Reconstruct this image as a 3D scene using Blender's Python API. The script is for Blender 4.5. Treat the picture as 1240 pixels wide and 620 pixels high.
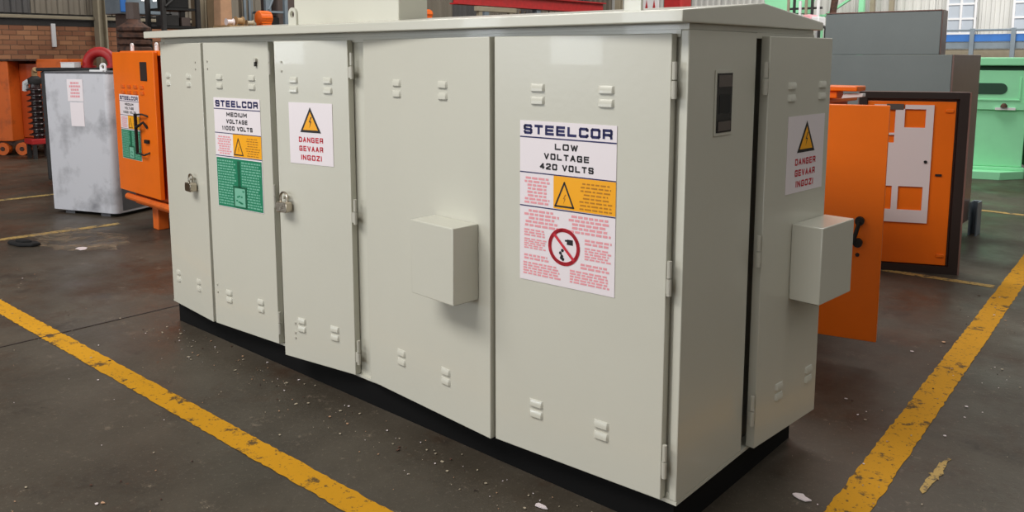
import bpy, bmesh, math, random
from mathutils import Vector, Matrix

for o in list(bpy.data.objects):
    bpy.data.objects.remove(o, do_unlink=True)
S = bpy.context.scene
C = S.collection
R = math.radians

# ------------------------------------------------------------------ camera
F_PX, PY = 987.99, 198.80
YAW, PITCH = -0.72139, 0.13209
cam_d = bpy.data.cameras.new('camera')
cam = bpy.data.objects.new('camera', cam_d)
C.objects.link(cam)
cam_d.sensor_width = 36.0
cam_d.lens = F_PX / 1240.0 * 36.0
cam_d.shift_y = -(310.0 - PY) / 1240.0
cam_d.clip_end = 200
cam.location = (1.214, -2.1713, 1.5423)
cam.rotation_euler = (math.pi / 2 - PITCH, 0, -YAW)
S.camera = cam

# ------------------------------------------------------------------ light
w = bpy.data.worlds.new('hall_daylight')
S.world = w
w.use_nodes = True
bg = w.node_tree.nodes['Background']
bg.inputs['Color'].default_value = (1.0, 0.98, 0.94, 1)
bg.inputs['Strength'].default_value = 0.31


def area(name, loc, target, sx, sy, power, col=(1, .97, .92)):
    d = bpy.data.lights.new(name, 'AREA')
    d.shape = 'RECTANGLE'
    d.size, d.size_y, d.energy, d.color = sx, sy, power, col
    o = bpy.data.objects.new(name, d)
    C.objects.link(o)
    o.location = loc
    o.rotation_euler = (Vector(target) - Vector(loc)).to_track_quat('-Z', 'Y').to_euler()
    return o


# roof lights over the two aisles, an added side fill, and daylight from the open hall door behind the viewer
area('roof_light_front', (-3.2, -5.2, 7.0), (-2.2, 0, 0.6), 7.0, 2.2, 620)
area('roof_light_rear', (-6.0, 6.5, 8.0), (-6.0, 7.5, 0), 12.0, 3.0, 1000)
area('roof_light_right', (-1.0, 15.0, 7.5), (-3.0, 19.5, 1.5), 9.0, 2.0, 820)
area('added_fill_side_bay', (5.5, 0.5, 7.5), (1.5, 0.8, 0.0), 2.0, 7.0, 85)  # added lamp, brightens the short end of the substation
area('hall_door_daylight', (-1.6, -13.2, 2.0), (-1.6, 0, 1.6), 4.5, 3.6, 230, (.95, .98, 1))
for wx in (-8.3, -13.2):
    area('hall_window_daylight', (wx, -13.2, 2.45), (wx, 0, 2.45), 1.3, 2.2, 170, (.86, .93, 1))

S.view_settings.view_transform = 'Standard'
S.view_settings.look = 'None'
S.view_settings.exposure = -0.05
S.view_settings.gamma = 1.0
S.view_settings.use_curve_mapping = False

# ------------------------------------------------------------------ materials
M = {}


def s2l(c):
    c = c / 255.0
    return c / 12.92 if c <= .04045 else ((c + .055) / 1.055) ** 2.4


def rgb(r, g, b):
    return (s2l(r), s2l(g), s2l(b), 1)


def mat(name, col, rough=.5, metal=0.0, var=0.0, scale=6.0, bump=0.0, bscale=60.0, col2=None, lo=.45, hi=.65,
        spec=.5, stretch=None, coat=0.0, emit=0.0):
    m = bpy.data.materials.new(name)
    m.use_nodes = True
    nt = m.node_tree
    b = nt.nodes['Principled BSDF']
    b.inputs['Roughness'].default_value = rough
    b.inputs['Metallic'].default_value = metal
    b.inputs['Specular IOR Level'].default_value = spec
    b.inputs['Coat Weight'].default_value = coat
    c = rgb(*col)
    b.inputs['Base Color'].default_value = c
    if emit:
        b.inputs['Emission Color'].default_value = c
        b.inputs['Emission Strength'].default_value = emit
    tc = nt.nodes.new('ShaderNodeTexCoord')
    vec = tc.outputs['Object']
    if stretch:
        mp = nt.nodes.new('ShaderNodeMapping')
        mp.inputs['Scale'].default_value = stretch
        nt.links.new(vec, mp.inputs['Vector'])
        vec = mp.outputs['Vector']
    if var or col2:
        n = nt.nodes.new('ShaderNodeTexNoise')
        n.inputs['Scale'].default_value = scale
        n.inputs['Detail'].default_value = 6
        n.inputs['Roughness'].default_value = .6
        nt.links.new(vec, n.inputs['Vector'])
        rp = nt.nodes.new('ShaderNodeValToRGB')
        rp.color_ramp.elements[0].position = lo if col2 else .3
        rp.color_ramp.elements[1].position = hi if col2 else .7
        if col2:
            rp.color_ramp.elements[0].color = c
            rp.color_ramp.elements[1].color = rgb(*col2)
        else:
            rp.color_ramp.elements[0].color = tuple(x * (1 - var) for x in c[:3]) + (1,)
            rp.color_ramp.elements[1].color = tuple(min(1, x * (1 + var)) for x in c[:3]) + (1,)
        nt.links.new(n.outputs['Fac'], rp.inputs['Fac'])
        nt.links.new(rp.outputs['Color'], b.inputs['Base Color'])
    if bump:
        n2 = nt.nodes.new('ShaderNodeTexNoise')
        n2.inputs['Scale'].default_value = bscale
        n2.inputs['Detail'].default_value = 3
        nt.links.new(vec, n2.inputs['Vector'])
        bp = nt.nodes.new('ShaderNodeBump')
        bp.inputs['Strength'].default_value = bump
        bp.inputs['Distance'].default_value = .01
        nt.links.new(n2.outputs['Fac'], bp.inputs['Height'])
        nt.links.new(bp.outputs['Normal'], b.inputs['Normal'])
    M[name] = m
    return m


mat('paint', (203, 202, 190), .27, var=.015, scale=2.0, bump=.045, bscale=38.0, coat=.12)
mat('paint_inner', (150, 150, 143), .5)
mat('black', (14, 14, 15), .6)
mat('plinth', (9, 9, 10), .75, spec=.2)
mat('gap_shade', (30, 32, 34), .6)  # shade of door gaps and cover openings put into the colour
mat('zinc', (188, 186, 175), .35, metal=.0)
mat('chrome', (190, 180, 165), .22, metal=1.0)
mat('sticker_white', (236, 228, 233), .38)
mat('ink_navy', (28, 28, 88), .45)
mat('ink_black', (26, 24, 28), .45)
mat('ink_red', (206, 44, 60), .45)
mat('ink_pink', (234, 158, 166), .5)
mat('ink_amber', (250, 174, 16), .4)
mat('ink_brown', (186, 122, 12), .45)
mat('ink_green', (22, 128, 92), .4)
mat('ink_green_pale', (120, 186, 160), .45)
mat('ink_green_dark', (8, 92, 62), .4)
mat('glass_dark', (34, 32, 32), .06, spec=.8)
mat('meter_grey', (92, 84, 80), .3)
mat('orange', (240, 112, 10), .36, var=.05, scale=3)
mat('orange_deep', (196, 78, 12), .5, var=.15, scale=4)
mat('orange_old', (220, 102, 26), .6, col2=(166, 76, 26), scale=5, lo=.5, hi=.75)
mat('red', (176, 34, 36), .5, var=.15, scale=9)
mat('galvanised', (200, 201, 208), .42, metal=.05, col2=(104, 104, 110), scale=3.0, lo=.5, hi=.82, bump=.15, bscale=5, spec=.4)
mat('galv_dark', (92, 92, 96), .5, metal=.2, var=.25, scale=5)
mat('porcelain_brown', (48, 34, 34), .25)
mat('rust', (84, 56, 44), .85, col2=(42, 30, 27), scale=14, bump=.5, bscale=30)
mat('grey_primer', (122, 132, 133), .5, var=.05, scale=3)
mat('brown_primer', (122, 98, 92), .3, var=.08, scale=3)
mat('gasket', (40, 27, 24), .6)
mat('rim_brown', (128, 96, 88), .5, var=.1)
mat('plate_white', (226, 214, 216), .4)
mat('green', (150, 228, 178), .4, var=.04, scale=4)
mat('green_dark', (40, 74, 58), .5)
mat('brick', (172, 122, 90), .9, col2=(136, 88, 66), scale=2.2, lo=.35, hi=.7)
mb_ = mat('brick_single', (160, 112, 84), .9, var=.12, scale=9)
nt_ = mb_.node_tree
oi_ = nt_.nodes.new('ShaderNodeObjectInfo')
rp_ = nt_.nodes.new('ShaderNodeValToRGB')
rp_.color_ramp.elements[0].color = rgb(132, 86, 64)
rp_.color_ramp.elements[1].color = rgb(176, 126, 92)
nt_.links.new(oi_.outputs['Random'], rp_.inputs['Fac'])
nt_.links.new(rp_.outputs['Color'], nt_.nodes['Principled BSDF'].inputs['Base Color'])
mat('mortar', (118, 100, 84), .95, var=.2, scale=8)
mat('cladding', (132, 124, 112), .55, var=.14, scale=1.2, stretch=(3, 3, .4), metal=.1)
mat('cladding_pale', (206, 206, 202), .5, var=.1, scale=1.2, stretch=(3, 3, .4))
mat('cladding_dark', (88, 86, 86), .55, var=.15, scale=1.2, stretch=(3, 3, .4))
mat('steel_beige', (150, 140, 120), .6, var=.1)
mat('steel_dark', (42, 40, 40), .6, var=.3, scale=7)
mat('steel_blue_grey', (120, 132, 142), .5, var=.1)
mat('blue', (50, 112, 190), .5, var=.08)
mat('window_white', (226, 226, 228), .5)
mat('window_glass', (178, 186, 196), .25)
mat('cardboard', (178, 140, 110), .8, var=.12)
mat('olive_brown', (98, 80, 56), .6, var=.1)
mat('brown_panel', (82, 70, 66), .6, var=.1)
mat('concrete_grey', (118, 116, 112), .85, var=.15)
mat('wood', (160, 130, 92), .8, var=.2)
mat('lamp_white', (255, 252, 245), .4, emit=2.0)
mat('chip', (168, 156, 136), .7)
mat('pink', (236, 170, 178), .6)
mat('cloth_black', (12, 12, 14), .8)


def floor_material():
    m = bpy.data.materials.new('workshop_concrete')
    m.use_nodes = True
    nt = m.node_tree
    N, L = nt.nodes.new, nt.links.new
    b = nt.nodes['Principled BSDF']
    tc = N('ShaderNodeTexCoord')

    def noise(sc, det=6, rough=.6):
        n = N('ShaderNodeTexNoise')
        n.inputs['Scale'].default_value = sc
        n.inputs['Detail'].default_value = det
        n.inputs['Roughness'].default_value = rough
        L(tc.outputs['Object'], n.inputs['Vector'])
        return n.outputs['Fac']

    def ramp(f, p0, c0, p1, c1):
        r = N('ShaderNodeValToRGB')
        r.color_ramp.elements[0].position, r.color_ramp.elements[1].position = p0, p1
        r.color_ramp.elements[0].color, r.color_ramp.elements[1].color = c0, c1
        L(f, r.inputs['Fac'])
        return r.outputs['Color']

    def mix(f, a, bb):
        x = N('ShaderNodeMix')
        x.data_type = 'RGBA'
        L(f, x.inputs['Factor'])
        for v, i in ((a, 6), (bb, 7)):
            if isinstance(v, tuple):
                x.inputs[i].default_value = v
            else:
                L(v, x.inputs[i])
        return x.outputs[2]
    K, W = (0, 0, 0, 1), (1, 1, 1, 1)
    base = ramp(noise(.9), .35, rgb(60, 54, 46), .68, rgb(86, 79, 69))
    stain = ramp(noise(.55, 8, .75), .50, K, .62, W)
    c = mix(stain, base, rgb(62, 46, 34))
    oil = ramp(noise(2.3, 8, .72), .56, K, .72, W)
    c = mix(oil, c, rgb(44, 38, 33))
    grit = ramp(noise(60, 5, .85), .575, K, .70, W)
    c = mix(grit, c, rgb(116, 106, 94))
    pit = ramp(noise(38, 5, .8), .62, K, .7, W)
    c = mix(pit, c, rgb(44, 38, 34))
    scuff = ramp(noise(6.5, 10, .86), .585, K, .66, W)
    c = mix(scuff, c, rgb(122, 110, 96))
    rusty = ramp(noise(3.1, 9, .8), .64, K, .70, W)
    c = mix(rusty, c, rgb(98, 58, 36))
    L(c, b.inputs['Base Color'])
    r = ramp(noise(1.7, 5), .35, (.32, .32, .32, 1), .7, (.6, .66, .66, 1))
    L(r, b.inputs['Roughness'])
    b.inputs['Specular IOR Level'].default_value = .28
    bp = N('ShaderNodeBump')
    bp.inputs['Strength'].default_value = .22
    bp.inputs['Distance'].default_value = .006
    L(noise(30, 6, .7), bp.inputs['Height'])
    L(bp.outputs['Normal'], b.inputs['Normal'])
    M['floor'] = m


def line_material(name, col, worn, amt):
    m = bpy.data.materials.new(name)
    m.use_nodes = True
    nt = m.node_tree
    N, L = nt.nodes.new, nt.links.new
    b = nt.nodes['Principled BSDF']
    b.inputs['Roughness'].default_value = .75
    b.inputs['Specular IOR Level'].default_value = .2
    tc = N('ShaderNodeTexCoord')
    outs = []
    for sc, lo, hi in ((9, amt, amt + .05), (42, amt + .02, amt + .07)):
        n = N('ShaderNodeTexNoise')
        n.inputs['Scale'].default_value = sc
        n.inputs['Detail'].default_value = 7
        n.inputs['Roughness'].default_value = .72
        L(tc.outputs['Object'], n.inputs['Vector'])
        r = N('ShaderNodeValToRGB')
        r.color_ramp.elements[0].position, r.color_ramp.elements[1].position = lo, hi
        L(n.outputs['Fac'], r.inputs['Fac'])
        outs.append(r.outputs['Color'])
    n = N('ShaderNodeTexNoise')
    n.inputs['Scale'].default_value = 3
    L(tc.outputs['Object'], n.inputs['Vector'])
    r = N('ShaderNodeValToRGB')
    r.color_ramp.elements[0].color = rgb(*[int(x * .88) for x in col])
    r.color_ramp.elements[1].color = rgb(*col)
    L(n.outputs['Fac'], r.inputs['Fac'])
    c = r.outputs['Color']
    for o in outs:
        x = N('ShaderNodeMix')
        x.data_type = 'RGBA'
        L(o, x.inputs['Factor'])
        L(c, x.inputs[6])
        x.inputs[7].default_value = rgb(*worn)
        c = x.outputs[2]
    L(c, b.inputs['Base Color'])
    M[name] = m


def dust_material():
    m = bpy.data.materials.new('dust')
    m.use_nodes = True
    nt = m.node_tree
    b = nt.nodes['Principled BSDF']
    b.inputs['Base Color'].default_value = rgb(150, 134, 112)
    b.inputs['Roughness'].default_value = .9
    tc = nt.nodes.new('ShaderNodeTexCoord')
    n = nt.nodes.new('ShaderNodeTexNoise')
    n.inputs['Scale'].default_value = 4.5
    n.inputs['Detail'].default_value = 9
    n.inputs['Roughness'].default_value = .75
    r = nt.nodes.new('ShaderNodeValToRGB')
    r.color_ramp.elements[0].position, r.color_ramp.elements[1].position = .44, .66
    r.color_ramp.elements[1].color = (.9, .9, .9, 1)
    nt.links.new(tc.outputs['Object'], n.inputs['Vector'])
    nt.links.new(n.outputs['Fac'], r.inputs['Fac'])
    nt.links.new(r.outputs['Color'], b.inputs['Alpha'])
    M['dust'] = m


floor_material()
dust_material()
line_material('line_yellow', (206, 148, 24), (96, 74, 42), .565)
line_material('line_faded', (188, 158, 96), (96, 86, 72), .52)


# ------------------------------------------------------------------ mesh helpers
class MB:
    """collects boxes, prisms, tubes, plates and text into one mesh"""

    def __init__(s):
        s.v, s.f, s.m, s.mats, s.flat = [], [], [], [], set()

    def mi(s, m):
        if m not in s.mats:
            s.mats.append(m)
        return s.mats.index(m)

    def add(s, vs, fs, m):
        k = len(s.v)
        s.v += [tuple(v) for v in vs]
        i = s.mi(m)
        for f in fs:
            s.f.append([k + a for a in f])
            s.m.append(i)
        return s

    def box(s, x0, x1, y0, y1, z0, z1, m, bev=0.0):
        if bev <= 0:
            vs = [(x, y, z) for z in (z0, z1) for y in (y0, y1) for x in (x0, x1)]
            return s.add(vs, [(0, 2, 3, 1), (4, 5, 7, 6), (0, 1, 5, 4), (2, 6, 7, 3), (0, 4, 6, 2), (1, 3, 7, 5)], m)
        bm = bmesh.new()
        bmesh.ops.create_cube(bm, size=1)
        for v in bm.verts:
            v.co = Vector(((x0 + x1) / 2 + v.co.x * (x1 - x0), (y0 + y1) / 2 + v.co.y * (y1 - y0),
                           (z0 + z1) / 2 + v.co.z * (z1 - z0)))
        nb = set(bmesh.ops.bevel(bm, geom=bm.edges[:], offset=bev, segments=2, affect='EDGES', profile=.5)['faces'])
        return s.bm(bm, m, nb)

    def bm(s, bm, m, rounded=None):
        bm.verts.index_update()
        if rounded is not None:
            for i, f in enumerate(bm.faces):
                if f not in rounded:
                    s.flat.add(len(s.f) + i)
        s.add([v.co for v in bm.verts], [[v.index for v in f.verts] for f in bm.faces], m)
        bm.free()
        return s

    def prism(s, poly, axis, a0, a1, m, bev=0.0):
        """extrude a 2D polygon along axis x, y or z between a0 and a1"""
        def P(u, v, a):
            return {'x': (a, u, v), 'y': (u, a, v), 'z': (u, v, a)}[axis]
        n = len(poly)
        vs = [P(u, v, a0) for u, v in poly] + [P(u, v, a1) for u, v in poly]
        fs = [list(range(n))[::-1], list(range(n, 2 * n))] + [[i, (i + 1) % n, n + (i + 1) % n, n + i] for i in range(n)]
        bm = bmesh.new()
        bv = [bm.verts.new(v) for v in vs]
        for f in fs:
            bm.faces.new([bv[i] for i in f])
        bmesh.ops.recalc_face_normals(bm, faces=bm.faces[:])
        if bev:
            nb = set(bmesh.ops.bevel(bm, geom=bm.edges[:], offset=bev, segments=2, affect='EDGES', profile=.5)['faces'])
            return s.bm(bm, m, nb)
        return s.bm(bm, m)

    def tube(s, pts, r, m, n=10, cap=True):
        pts = [Vector(p) for p in pts]
        rs = r if isinstance(r, (list, tuple)) else [r] * len(pts)
        vs, fs = [], []
        up = None
        for i, p in enumerate(pts):
            t = (pts[min(i + 1, len(pts) - 1)] - pts[max(i - 1, 0)]).normalized()
            if up is None:
                up = Vector((0, 0, 1)) if abs(t.z) < .9 else Vector((1, 0, 0))
            a = t.cross(up).normalized()
            bb = a.cross(t).normalized()
            up = bb
            for k in range(n):
                an = 2 * math.pi * k / n
                vs.append(p + (a * math.cos(an) + bb * math.sin(an)) * rs[i])
        for i in range(len(pts) - 1):
            for k in range(n):
                k2 = (k + 1) % n
                fs.append((i * n + k, i * n + k2, (i + 1) * n + k2, (i + 1) * n + k))
        if cap:
            fs.append(tuple(range(n))[::-1])
            fs.append(tuple((len(pts) - 1) * n + k for k in range(n)))
        return s.add(vs, fs, m)

    def lathe(s, prof, cx, cy, m, n=20):
        vs, fs = [], []
        for r, z in prof:
            for k in range(n):
                a = 2 * math.pi * k / n
                vs.append((cx + r * math.cos(a), cy + r * math.sin(a), z))
        for i in range(len(prof) - 1):
            for k in range(n):
                k2 = (k + 1) % n
                fs.append((i * n + k, i * n + k2, (i + 1) * n + k2, (i + 1) * n + k))
        fs.append(tuple(range(n))[::-1])
        fs.append(tuple((len(prof) - 1) * n + k for k in range(n)))
        return s.add(vs, fs, m)

    def xform(s, mtx):
        s.v = [tuple(mtx @ Vector(v)) for v in s.v]
        return s

    def build(s, name, parent=None, loc=(0, 0, 0), rz=0.0, smooth=True):
        me = bpy.data.meshes.new(name)
        me.from_pydata(s.v, [], s.f)
        for m in s.mats:
            me.materials.append(M[m])
        me.polygons.foreach_set('material_index', s.m)
        bm = bmesh.new()
        bm.from_mesh(me)
        bm.to_mesh(me)
        bm.free()
        if smooth:
            me.shade_smooth()
            me.set_sharp_from_angle(angle=R(32))
            for i in s.flat:
                me.polygons[i].use_smooth = False
        me.update()
        o = bpy.data.objects.new(name, me)
        C.objects.link(o)
        o.parent = parent
        o.location = loc
        o.rotation_euler = (0, 0, rz)
        return o


def tag(o, label=None, cat=None, group=None, kind=None):
    if label:
        o['label'] = label
    if cat:
        o['category'] = cat
    if group:
        o['group'] = group
    if kind:
        o['kind'] = kind
    return o


def thing(name, label, cat, loc=(0, 0, 0), rz=0.0, group=None):
    o = bpy.data.objects.new(name, None)
    o.empty_display_size = .1
    C.objects.link(o)
    o.location = loc
    o.rotation_euler = (0, 0, rz)
    return tag(o, label, cat, group)


def share(o, name, parent, loc=(0, 0, 0), rz=0.0):
    c = bpy.data.objects.new(name, o.data)
    C.objects.link(c)
    c.parent = parent
    c.location = loc
    c.rotation_euler = (0, 0, rz)
    return c


TXT = {}


def text_geo(body, size, bold=0.0):
    """flat outline of a line of lettering: verts centred on 0, faces, width, height"""
    key = (body, size, bold)
    if key in TXT:
        return TXT[key]
    cu = bpy.data.curves.new('lettering', 'FONT')
    cu.body = body
    cu.size = size
    cu.offset = bold
    cu.resolution_u = 3
    cu.fill_mode = 'FRONT'
    o = bpy.data.objects.new('lettering', cu)
    C.objects.link(o)
    dg = bpy.context.evaluated_depsgraph_get()
    dg.update()
    me = bpy.data.meshes.new_from_object(o.evaluated_get(dg))
    vs = [tuple(v.co) for v in me.vertices]
    fs = [list(p.vertices) for p in me.polygons]
    bpy.data.objects.remove(o, do_unlink=True)
    bpy.data.curves.remove(cu)
    bpy.data.meshes.remove(me)
    xs = [v[0] for v in vs]
    ys = [v[1] for v in vs]
    x0, x1, y0, y1 = min(xs), max(xs), min(ys), max(ys)
    vs = [(v[0] - (x0 + x1) / 2, v[1] - (y0 + y1) / 2) for v in vs]
    TXT[key] = (vs, fs, x1 - x0, y1 - y0)
    return TXT[key]


GLYPH = {
    'S': [[(1, .82), (.9, 1), (.1, 1), (0, .88), (0, .62), (.1, .52), (.9, .48), (1, .38), (1, .12), (.9, 0), (.1, 0), (0, .18)]],
    'T': [[(0, 1), (1, 1)], [(.5, 1), (.5, 0)]], 'E': [[(1, 1), (0, 1), (0, 0), (1, 0)], [(0, .5), (.92, .5)]],
    'L': [[(0, 1), (0, 0), (1, 0)]], 'C': [[(1, .80), (1, .9), (.9, 1), (.1, 1), (0, .88), (0, .12), (.1, 0), (.9, 0), (1, .1), (1, .2)]],
    'O': [[(.1, 1), (.9, 1), (1, .88), (1, .12), (.9, 0), (.1, 0), (0, .12), (0, .88), (.1, 1)]],
    'R': [[(0, 0), (0, 1), (.9, 1), (1, .9), (1, .54), (.9, .42), (0, .42)], [(.62, .42), (.95, .3), (1, 0)]],
    'W': [[(0, 1), (.25, 0), (.5, .9), (.75, 0), (1, 1)]], 'V': [[(0, 1), (.5, 0), (1, 1)]],
    'A': [[(0, 0), (.5, 1), (1, 0)], [(.22, .32), (.78, .32)]],
    'G': [[(1, .82), (.9, 1), (.1, 1), (0, .88), (0, .12), (.1, 0), (1, 0), (1, .46), (.55, .46)]],
    '4': [[(.75, 0), (.75, 1), (0, .28), (1, .28)]], '2': [[(0, .8), (.1, 1), (.9, 1), (1, .88), (1, .62), (0, .15), (0, 0), (1, 0)]],
    '1': [[(.2, .8), (.8, 1), (.8, 0)]],
    'M': [[(0, 0), (0, 1), (.5, .3), (1, 1), (1, 0)]], 'D': [[(0, 0), (0, 1), (.8, 1), (1, .8), (1, .2), (.8, 0), (0, 0)]],
    'I': [[(.5, 0), (.5, 1)]], 'U': [[(0, 1), (0, .12), (.1, 0), (.9, 0), (1, .12), (1, 1)]],
    'N': [[(0, 0), (0, 1), (1, 0), (1, 1)]], 'Z': [[(0, 1), (1, 1), (0, 0), (1, 0)]]}
GLYPH['0'] = GLYPH['O']


class Print:
    """flat print on an upright plate; u to the right, v up, facing -y of its own frame"""

    def __init__(s):
        s.b = MB()

    def rect(s, u0, u1, v0, v1, m, lift):
        s.b.add([(u0, -lift, v0), (u1, -lift, v0), (u1, -lift, v1), (u0, -lift, v1)], [(0, 1, 2, 3)], m)

    def poly(s, pts, m, lift):
        s.b.add([(u, -lift, v) for u, v in pts], [tuple(range(len(pts)))], m)

    def stroke(s, pts, wd, m, lift, closed=False):
        q = list(pts) + ([pts[0]] if closed else [])
        for a, bb in zip(q, q[1:]):
            d = Vector((bb[0] - a[0], bb[1] - a[1]))
            if d.length == 0:
                continue
            d.normalize()
            n = Vector((-d.y, d.x)) * wd / 2
            e = d * wd / 2 if closed else Vector((0, 0))
            s.poly([(a[0] - e.x - n.x, a[1] - e.y - n.y), (bb[0] + e.x - n.x, bb[1] + e.y - n.y),
                    (bb[0] + e.x + n.x, bb[1] + e.y + n.y), (a[0] - e.x + n.x, a[1] - e.y + n.y)], m, lift)

    def text(s, body, uc, vc, wd, ht, m, lift, bold=0.0):
        vs, fs, tw, th = text_geo(body, 1.0, bold)
        s.b.add([(uc + x * wd / tw, -lift, vc + y * ht / th) for x, y in vs], fs, m)

    def block(s, body, uc, vc, wd, ht, m, lift, st=.2, gap=.28):
        """squared wide capitals drawn as strokes"""
        adv = []
        for ch in body:
            adv.append(.45 if ch == ' ' else (.16 if ch == 'I' else (.5 if ch == '1' else (1.15 if ch in 'MW' else 1.0))))
        tot = sum(adv) + gap * (len(body) - 1)
        k = wd / tot
        u = uc - wd / 2
        t = st * ht
        for ch, a in zip(body, adv):
            w_ = a * k
            for line in GLYPH.get(ch, ()):
                s.stroke2([(u + t * .5 + x * (w_ - t), vc - ht / 2 + t * .5 + y * (ht - t)) for x, y in line], t, m, lift)
            u += w_ + gap * k

    def stroke2(s, q, wd, m, lift):
        for a, bb in zip(q, q[1:]):
            d = Vector((bb[0] - a[0], bb[1] - a[1]))
            if d.length == 0:
                continue
            d.normalize()
            n = Vector((-d.y, d.x)) * wd / 2
            e = d * wd * .36
            s.poly([(a[0] - e.x - n.x, a[1] - e.y - n.y), (bb[0] + e.x - n.x, bb[1] + e.y - n.y),
                    (bb[0] + e.x + n.x, bb[1] + e.y + n.y), (a[0] - e.x + n.x, a[1] - e.y + n.y)], m, lift)

    def words(s, u0, u1, v0, v1, rows, m, lift, rnd, fill=.62, centred=True):
        """rows of unreadable small print as short dashes"""
        st = (v1 - v0) / rows
        for i in range(rows):
            v = v1 - (i + .5) * st
            span = (u1 - u0) * (rnd.uniform(.72, 1) if centred else rnd.uniform(.86, 1))
            a = (u0 + u1) / 2 - span / 2 if centred else u0
            e = a + span
            while a < e - .004:
                l = min(rnd.uniform(.010, .026), e - a)
                s.rect(a, a + l, v - st * fill / 2, v + st * fill / 2, m, lift)
                a += l + .005

    def bolt(s, uc, vc, h, m, lift):
        z = [(.10, .5), (-.16, .02), (.02, .02), (-.12, -.5), (.16, .10), (-.01, .10), (.22, .5)]
        s.poly([(uc + x * h, vc + y * h) for x, y in z], m, lift)

    def tri(s, uc, v0, wd, ht, lift):
        s.poly([(uc - wd / 2, v0), (uc + wd / 2, v0), (uc, v0 + ht)], 'ink_black', lift)
        k = .72
        s.poly([(uc - wd / 2 * k, v0 + ht * .10), (uc + wd / 2 * k, v0 + ht * .10), (uc, v0 + ht * (.10 + k))], 'ink_amber', lift + .0004)
        s.bolt(uc, v0 + ht * .40, ht * .46, 'ink_black', lift + .0008)


def danger_print(wd=.28, ht=.28):
    p = Print()
    p.b.box(0, wd, -.0015, .0, 0, ht, 'sticker_white')
    p.tri(wd * .5, ht * .52, wd * .48, ht * .41, .0022)
    for i, t in enumerate(('DANGER', 'GEVAAR', 'INGOZI')):
        p.block(t, wd * .5, ht * (.40 - i * .145), wd * (.56, .55, .47)[i], ht * .088, 'ink_red', .0022, .23)
    return p


def voltage_print(kind):
    rnd = random.Random(5 if kind == 'low' else 9)
    wd, ht = .385, .556
    p = Print()
    Z = .0022
    p.b.box(0, wd, -.0015, .0, 0, ht, 'sticker_white')
    V = lambda f: ht * (1 - f)
    p.block('STEELCOR', wd * .5, V(.052), wd * .92, ht * .060, 'ink_navy', Z, .27, .22)
    p.rect(0, wd, V(.104), V(.096), 'ink_navy', Z)
    rows = ('LOW', 'VOLTAGE', '420 VOLTS') if kind == 'low' else ('MEDIUM', 'VOLTAGE', '11000 VOLTS')
    wds = (.24, .47, .56) if kind == 'low' else (.44, .46, .66)
    for i, t in enumerate(rows):
        p.block(t, wd * .5, V(.147 + i * .062), wd * wds[i], ht * .039, 'ink_black', Z, .25)
    p.rect(0, wd, V(.322), V(.315), 'ink_navy', Z)
    a = .37 if kind == 'low' else .4
    p.words(wd * .05, wd * (a - .04), V(.515), V(.342), 8, 'ink_pink', Z, rnd)
    p.rect(wd * a, wd, V(.522), V(.323), 'ink_amber', Z)
    tc_ = wd * (a + .115)
    T = [(tc_ - wd * .095, V(.505)), (tc_ + wd * .095, V(.505)), (tc_, V(.36))]
    p.stroke(T, .006, 'ink_black', Z + .0006, closed=True)
    p.bolt(tc_, V(.46), .034, 'ink_brown', Z + .0006)
    p.words(wd * (a + .27), wd * .97, V(.515), V(.342), 8, 'ink_brown', Z + .0006, rnd, .42)
    p.rect(0, wd, V(.532), V(.525), 'ink_navy', Z)
    if kind == 'low':
        p.words(wd * .05, wd * .43, V(.66), V(.545), 5, 'ink_pink', Z, rnd)
        p.words(wd * .53, wd * .96, V(.66), V(.545), 5, 'ink_pink', Z, rnd)
        for (u0, u1, f0, f1, n) in ((.05, .28, .72, .67, 3), (.05, .30, .80, .73, 5), (.05, .34, .87, .83, 2), (.04, .46, .965, .88, 5),
                                    (.70, .97, .72, .68, 2), (.70, .97, .81, .73, 5), (.66, .97, .87, .83, 2), (.55, .97, .965, .88, 5)):
            p.words(wd * u0, wd * u1, V(f0), V(f1), n, 'ink_pink', Z, rnd, .66, False)
        uc, vc, r = wd * .485, V(.752), wd * .150
        ring = [(uc + math.cos(t * math.pi / 16) * r, vc + math.sin(t * math.pi / 16) * r) for t in range(32)]
        p.stroke(ring, .0125, 'ink_red', Z + .0008, closed=True)
        p.rect(uc + .012, uc + .036, vc + .010, vc + .028, 'ink_black', Z + .0002)
        p.rect(uc + .004, uc + .013, vc + .020, vc + .026, 'ink_black', Z + .0002)
        for k, (dx, dy) in enumerate(((-.006, -.012), (-.014, -.022), (-.008, -.032), (-.004, -.042), (-.010, -.038))):
            q = [(uc + dx + math.cos(t) * .006, vc + dy + math.sin(t) * .006) for t in [j * math.pi / 4 for j in range(8)]]
            p.poly(q, 'ink_black', Z + .0002 + k * .00005)
        d = r * .71
        p.stroke([(uc - d, vc + d), (uc + d, vc - d)], .010, 'ink_red', Z + .0012)
    else:
        p.rect(.004, wd - .004, V(.995), V(.545), 'ink_green', Z)
        p.words(wd * .03, wd * .44, V(.98), V(.56), 17, 'ink_green_pale', Z + .0005, rnd, .52, False)
        p.words(wd * .56, wd * .97, V(.98), V(.56), 17, 'ink_green_pale', Z + .0005, rnd, .52, False)
        p.rect(wd * .47, wd * .53, V(.80), V(.56), 'ink_green_dark', Z + .0008)
        p.rect(wd * .36, wd * .66, V(.985), V(.79), 'ink_green_dark', Z + .0008)
        p.rect(wd * .39, wd * .62, V(.975), V(.81), 'ink_green_pale', Z + .0012)
        for q in range(9):
            u, v = wd * rnd.uniform(.41, .57), V(rnd.uniform(.83, .955))
            p.rect(u, u + .014, v, v + .008, 'ink_green', Z + .0016)
    return p


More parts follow.
